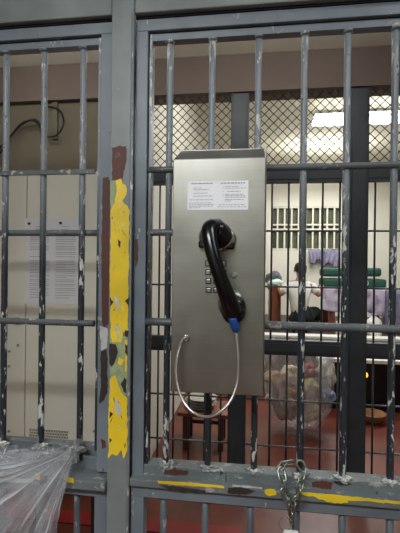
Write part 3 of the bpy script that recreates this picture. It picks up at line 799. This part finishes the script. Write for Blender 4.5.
# towels on a line at the back wall
ln = single('clothes_line', B().tube([(.8,6.9,1.74),(1.2,6.9,1.725),(1.8,6.9,1.745)], .005, 6), 'dark', 'thin dark clothes line under the barred window', 'line')
def towel(x0, x1, z0, lab, sd):
    def fn(u, v):
        x = x0+(x1-x0)*u
        a = abs(v-.5)*2; z = 1.735-a*(1.735-z0+.05*math.sin(u*7+sd))
        s = 1 if v > .5 else -1
        return Vector((x+.02*math.sin(v*9+sd), 6.9-s*(.012+.03*a)-.02*math.sin(u*22+sd)*a, z))
    single('towel', B().grid(fn, 40, 24), 'lilac', lab, 'towel', 'lilac towels on the line', solid=.005)
towel(1.06, 1.30, 1.50, 'left lilac towel hanging on the line below the window', 0)
towel(1.33, 1.62, 1.44, 'right, longer lilac towel hanging on the line below the window', 2)
# ceiling fixture
def fixture(x0, x1, y0, y1, zc, lab, grp='ceiling light fixtures', nt2=2):
    t = thing('ceiling_or_added_light', lab, 'light', ((x0+x1)/2, (y0+y1)/2, zc))
    obj('housing', B().box(x0-.02, x1+.02, y0-.02, y1+.02, zc-.04, zc, .004), 'white', t)
    obj('diffuser', B().box(x0, x1, y0, y1, zc-.075, zc-.041, .006), 'lamp', t)
    if zc < IZ-.05 and zc > CZ+.1:
        for x in (x0+.2, x1-.2): obj('hanger', B().box(x-.02, x+.02, (y0+y1)/2-.02, (y0+y1)/2+.02, zc, IZ, .002), 'white', t)
fixture(.74, 2.15, 4.02, 4.36, IZ-.15, 'bright fluorescent ceiling light beyond the diamond mesh')
fixture(.6, 1.8, 5.65, 6.15, 3.02, 'added unseen ceiling light at the back of the inner room, behind the dark rail')  # fixture added out of view to brighten the inner room
fixture(-1.2, 0.0, -2.3, -2.0, CZ, 'fluorescent ceiling light in the corridor behind the viewer')

for x0, x1, y, lab in ((-.55,.75,.95,'added unseen tube brightening the passage above the telephone, behind the overhead beam'), (-1.95,-.75,1.0,'added unseen tube brightening the passage above the cream cabinet')):  # unseen tubes added to brighten the passage ceiling, lintel and wall
    t = thing('ceiling_or_added_light', lab, 'light', ((x0+x1)/2, y, 2.66))
    obj('housing', B().box(x0, x1, y-.03, y+.03, 2.68, 2.72, .004), 'white', t)
    obj('tube', B().tube([(x0+.03,y,2.66),(x1-.03,y,2.66)], .018, 12), 'tube', t)
    for x in (x0+.25, x1-.25): obj('hanger', B().box(x-.01, x+.01, y-.01, y+.01, 2.72, CZ, .001), 'white', t)
# ------------------------------------------------------------------ seated person
DP = 6.0
def pp(px, py, d=DP): return at(px, py, d)
def skin(name, nodes, edges_, mat, parent, sub=2, root=0):
    me = bpy.data.meshes.new(name); off = ROOTLOC[parent.name]
    me.from_pydata([Vector(n_[0])-off for n_ in nodes], edges_, [])
    o = bpy.data.objects.new(name, me); COL.objects.link(o); o.parent = parent; ROOTLOC[o.name] = off
    md = o.modifiers.new('skin', 'SKIN'); md.use_smooth_shade = True
    for i, n_ in enumerate(nodes):
        r_ = n_[1]; me.skin_vertices[0].data[i].radius = r_ if isinstance(r_, tuple) else (r_, r_)
        me.skin_vertices[0].data[i].use_root = (i == root)
    sd = o.modifiers.new('sub', 'SUBSURF'); sd.levels = sub; sd.render_levels = sub
    me.materials.append(M[mat]); return o
pel = pp(300, 314.5, 5.95)
per = thing('person', 'person in a white T-shirt and dark trousers sitting bent over before the long table', 'person', (pel.x, pel.y, PZ))
V_ = Vector
spine = pel+V_((-.01,.0,.16)); chest = pel+V_((-.01,.06,.33)); nk = pel+V_((.0,.12,.50)); headb = pel+V_((.02,.17,.55)); headc = pel+V_((.02,.20,.64)); headt = pel+V_((.02,.20,.73))
ls = chest+V_((-.19,.02,.09)); rs = chest+V_((.19,.02,.09))
le = ls+V_((-.07,-.13,-.14)); lh = pp(274, 287, 6.12)+V_((0,0,0)); re = rs+V_((.08,-.13,-.14)); rh = pp(322, 286.5, 6.08)
lh = V_((le.x-.04, 5.065, 1.128)); rh = V_((rh.x, 5.065, 1.128))
lk = pel+V_((.08,.42,.0)); rk = pel+V_((.27,.28,.04)); la = V_((lk.x, lk.y+.0, PZ+.09)); ra = V_((rk.x+.03, rk.y+.02, PZ+.09))
lt = la+V_((-.02,.17,-.05)); rt_ = ra+V_((.10,.13,-.05))
lhp = pel+V_((-.06,.02,-.01)); rhp = pel+V_((.10,.02,-.01))
nodes = [(pel,(.15,.11)),(spine,(.13,.095)),(chest,(.15,.10)),(nk,(.055,.055)),(headb,(.055,.06)),(headc,(.080,.095)),(headt,(.055,.07)),
  (ls,.055),(le,.042),(lh,.026),(rs,.055),(re,.042),(rh,.026),(lhp,.09),(lk,.065),(la,.04),(lt,.035),(rhp,.09),(rk,.065),(ra,.04),(rt_,.035)]
ed = [(0,1),(1,2),(2,3),(3,4),(4,5),(5,6),(2,7),(7,8),(8,9),(2,10),(10,11),(11,12),(0,13),(13,14),(14,15),(15,16),(0,17),(17,18),(18,19),(19,20)]
# five fingers on each hand, part of the same body
def add_hand(idx, base, dirv, side):
    for k in range(5):
        sp = (k-2)*.014
        ang = dirv+V_((sp*6, 0, 0))
        if k == 0: ang = dirv*.5+V_((side*.9,0,0))
        L_ = (.045,.07,.078,.072,.055)[k]
        p1 = base+V_((sp if k else side*.02,.03,-.004))+ang.normalized()*L_*.4; p2 = p1+(ang.normalized()+V_((0,0,-.45))).normalized()*L_*.6
        nodes.append((p1, .010)); nodes.append((p2, .008)); n2 = len(nodes); ed.append((idx, n2-2)); ed.append((n2-2, n2-1))
add_hand(9, lh, V_((0,1,0)), 1); add_hand(12, rh, V_((0,1,0)), -1)
body = skin('body', nodes, ed, 'skin', per)
sh = [(pel+V_((-.02,0,-.03)),(.19,.145)),(spine,(.165,.125)),(chest,(.185,.125)),(nk+V_((0,-.01,-.05)),(.085,.07)),(ls,.075),(ls.lerp(le,.85),.062),(rs,.075),(rs.lerp(re,.85),.062)]
skin('t_shirt', sh, [(0,1),(1,2),(2,3),(2,4),(4,5),(2,6),(6,7)], 'shirt', per)
tr = [(pel+V_((.03,.02,-.04)),(.15,.13)),(lhp,.10),(lk,.083),(la+V_((0,0,.03)),.055),(rhp,.11),(rk,.083),(ra+V_((0,0,.03)),.055)]
skin('trousers', tr, [(0,1),(1,2),(2,3),(0,4),(4,5),(5,6)], 'pants', per)
hb2 = B().blob(headc+V_((0,-.02,.035)), .092, .108, .088, 4, .12, 3, 3)
obj('hair', hb2, 'hair', per)
for a_, t_ in ((la, lt), (ra, rt_)):
    obj('shoe', B().blob((a_.lerp(t_, .6).x, a_.lerp(t_, .6).y, PZ+.04), .05, .12, .042, 1, .08, 1, 3), 'black', per)
b = B()   # face: nose, eyes, mouth, ears on the side turned to the table
for s_ in (-1, 1):
    b.slot('skin').blob(headc+V_((s_*.083, .01, -.005)), .012, .022, .032, 1, .05, 1, 2)
    b.slot('white').blob(headc+V_((s_*.032, .088, .008)), .013, .008, .008, 1, 0, 1, 2)
    b.slot('hair').blob(headc+V_((s_*.032, .095, .008)), .006, .004, .006, 1, 0, 1, 2)
b.slot('skin').blob(headc+V_((0,.100,-.018)), .013, .018, .024, 1, 0, 1, 2)
b.slot('pinkc').blob(headc+V_((0,.090,-.052)), .024, .008, .007, 1, 0, 1, 2)
obj('face', b, None, per)
so = thing('stool', 'low dark round stool under the seated person', 'stool', (pel.x, pel.y, PZ))
zs = pel.z-.15
obj('seat', B().lathe((pel.x, pel.y, 0), [(.15,zs-.03),(.165,zs-.02),(.165,zs-.005),(.15,zs)], 28), 'black', so)
for k in range(4):
    a = math.pi/4+k*math.pi/2
    obj('leg', B().tube([(pel.x+.11*math.cos(a), pel.y+.11*math.sin(a), zs-.03),(pel.x+.13*math.cos(a), pel.y+.13*math.sin(a), PZ)], .012, 8), 'black', so)

# ------------------------------------------------------------------ lights
def area(name, loc, sx, sy, power, col=(1,1,1), rot=(0,0,0)):
    l = bpy.data.lights.new(name, 'AREA'); l.shape = 'RECTANGLE'; l.size = sx; l.size_y = sy; l.energy = power; l.color = col
    o = bpy.data.objects.new(name, l); COL.objects.link(o); o.location = loc; o.rotation_euler = rot; return o
area('corridor_light', (-.6, -2.15, CZ-.085), 1.2, .3, 50, (.94,.98,1.0))
area('corridor_light_2', (1.3, -.9, CZ-.02), 1.2, .3, 16, (.94,.98,1.0))
area('room_light', (1.36, 4.19, IZ-.235), 1.2, .3, 29, (1.0,.98,.93))
area('room_light_up', (1.36, 4.19, IZ-.145), 1.2, .3, 2.5, (1.0,.98,.93), (math.pi,0,0))
area('added_back_light', (1.2, 5.9, 2.93), 1.2, .5, 22, (1.0,.98,.93))  # downward light of the added back fixture
area('added_back_uplight', (1.2, 5.9, 3.03), 1.2, .5, 14, (1.0,.98,.93), (math.pi,0,0))  # added uplight for the room ceiling, at the unseen back fixture
area('room_fill_near', (.4, 2.5, IZ-.05), 1.2, .3, 29, (1.0,.98,.93))  # room fill without a fixture, unseen behind the lintel

wd = bpy.data.worlds.new('world'); scn.world = wd; wd.use_nodes = True
wd.node_tree.nodes['Background'].inputs[0].default_value = (.5,.55,.6,1); wd.node_tree.nodes['Background'].inputs[1].default_value = .05

# ------------------------------------------------------------------ camera
cd_ = bpy.data.cameras.new('camera'); co = bpy.data.objects.new('camera', cd_); COL.objects.link(co)
cd_.sensor_fit = 'HORIZONTAL'; cd_.sensor_width = 36; cd_.lens = 36*F/400; cd_.clip_start = .01
mt_ = Matrix((RT, UP, -fwd)).transposed().to_4x4(); mt_.translation = CAM; co.matrix_world = mt_
scn.camera = co
scn.view_settings.view_transform = 'Standard'; scn.view_settings.look = 'None'; scn.view_settings.gamma = 1; scn.view_settings.exposure = 0
scn.view_settings.use_curve_mapping = False
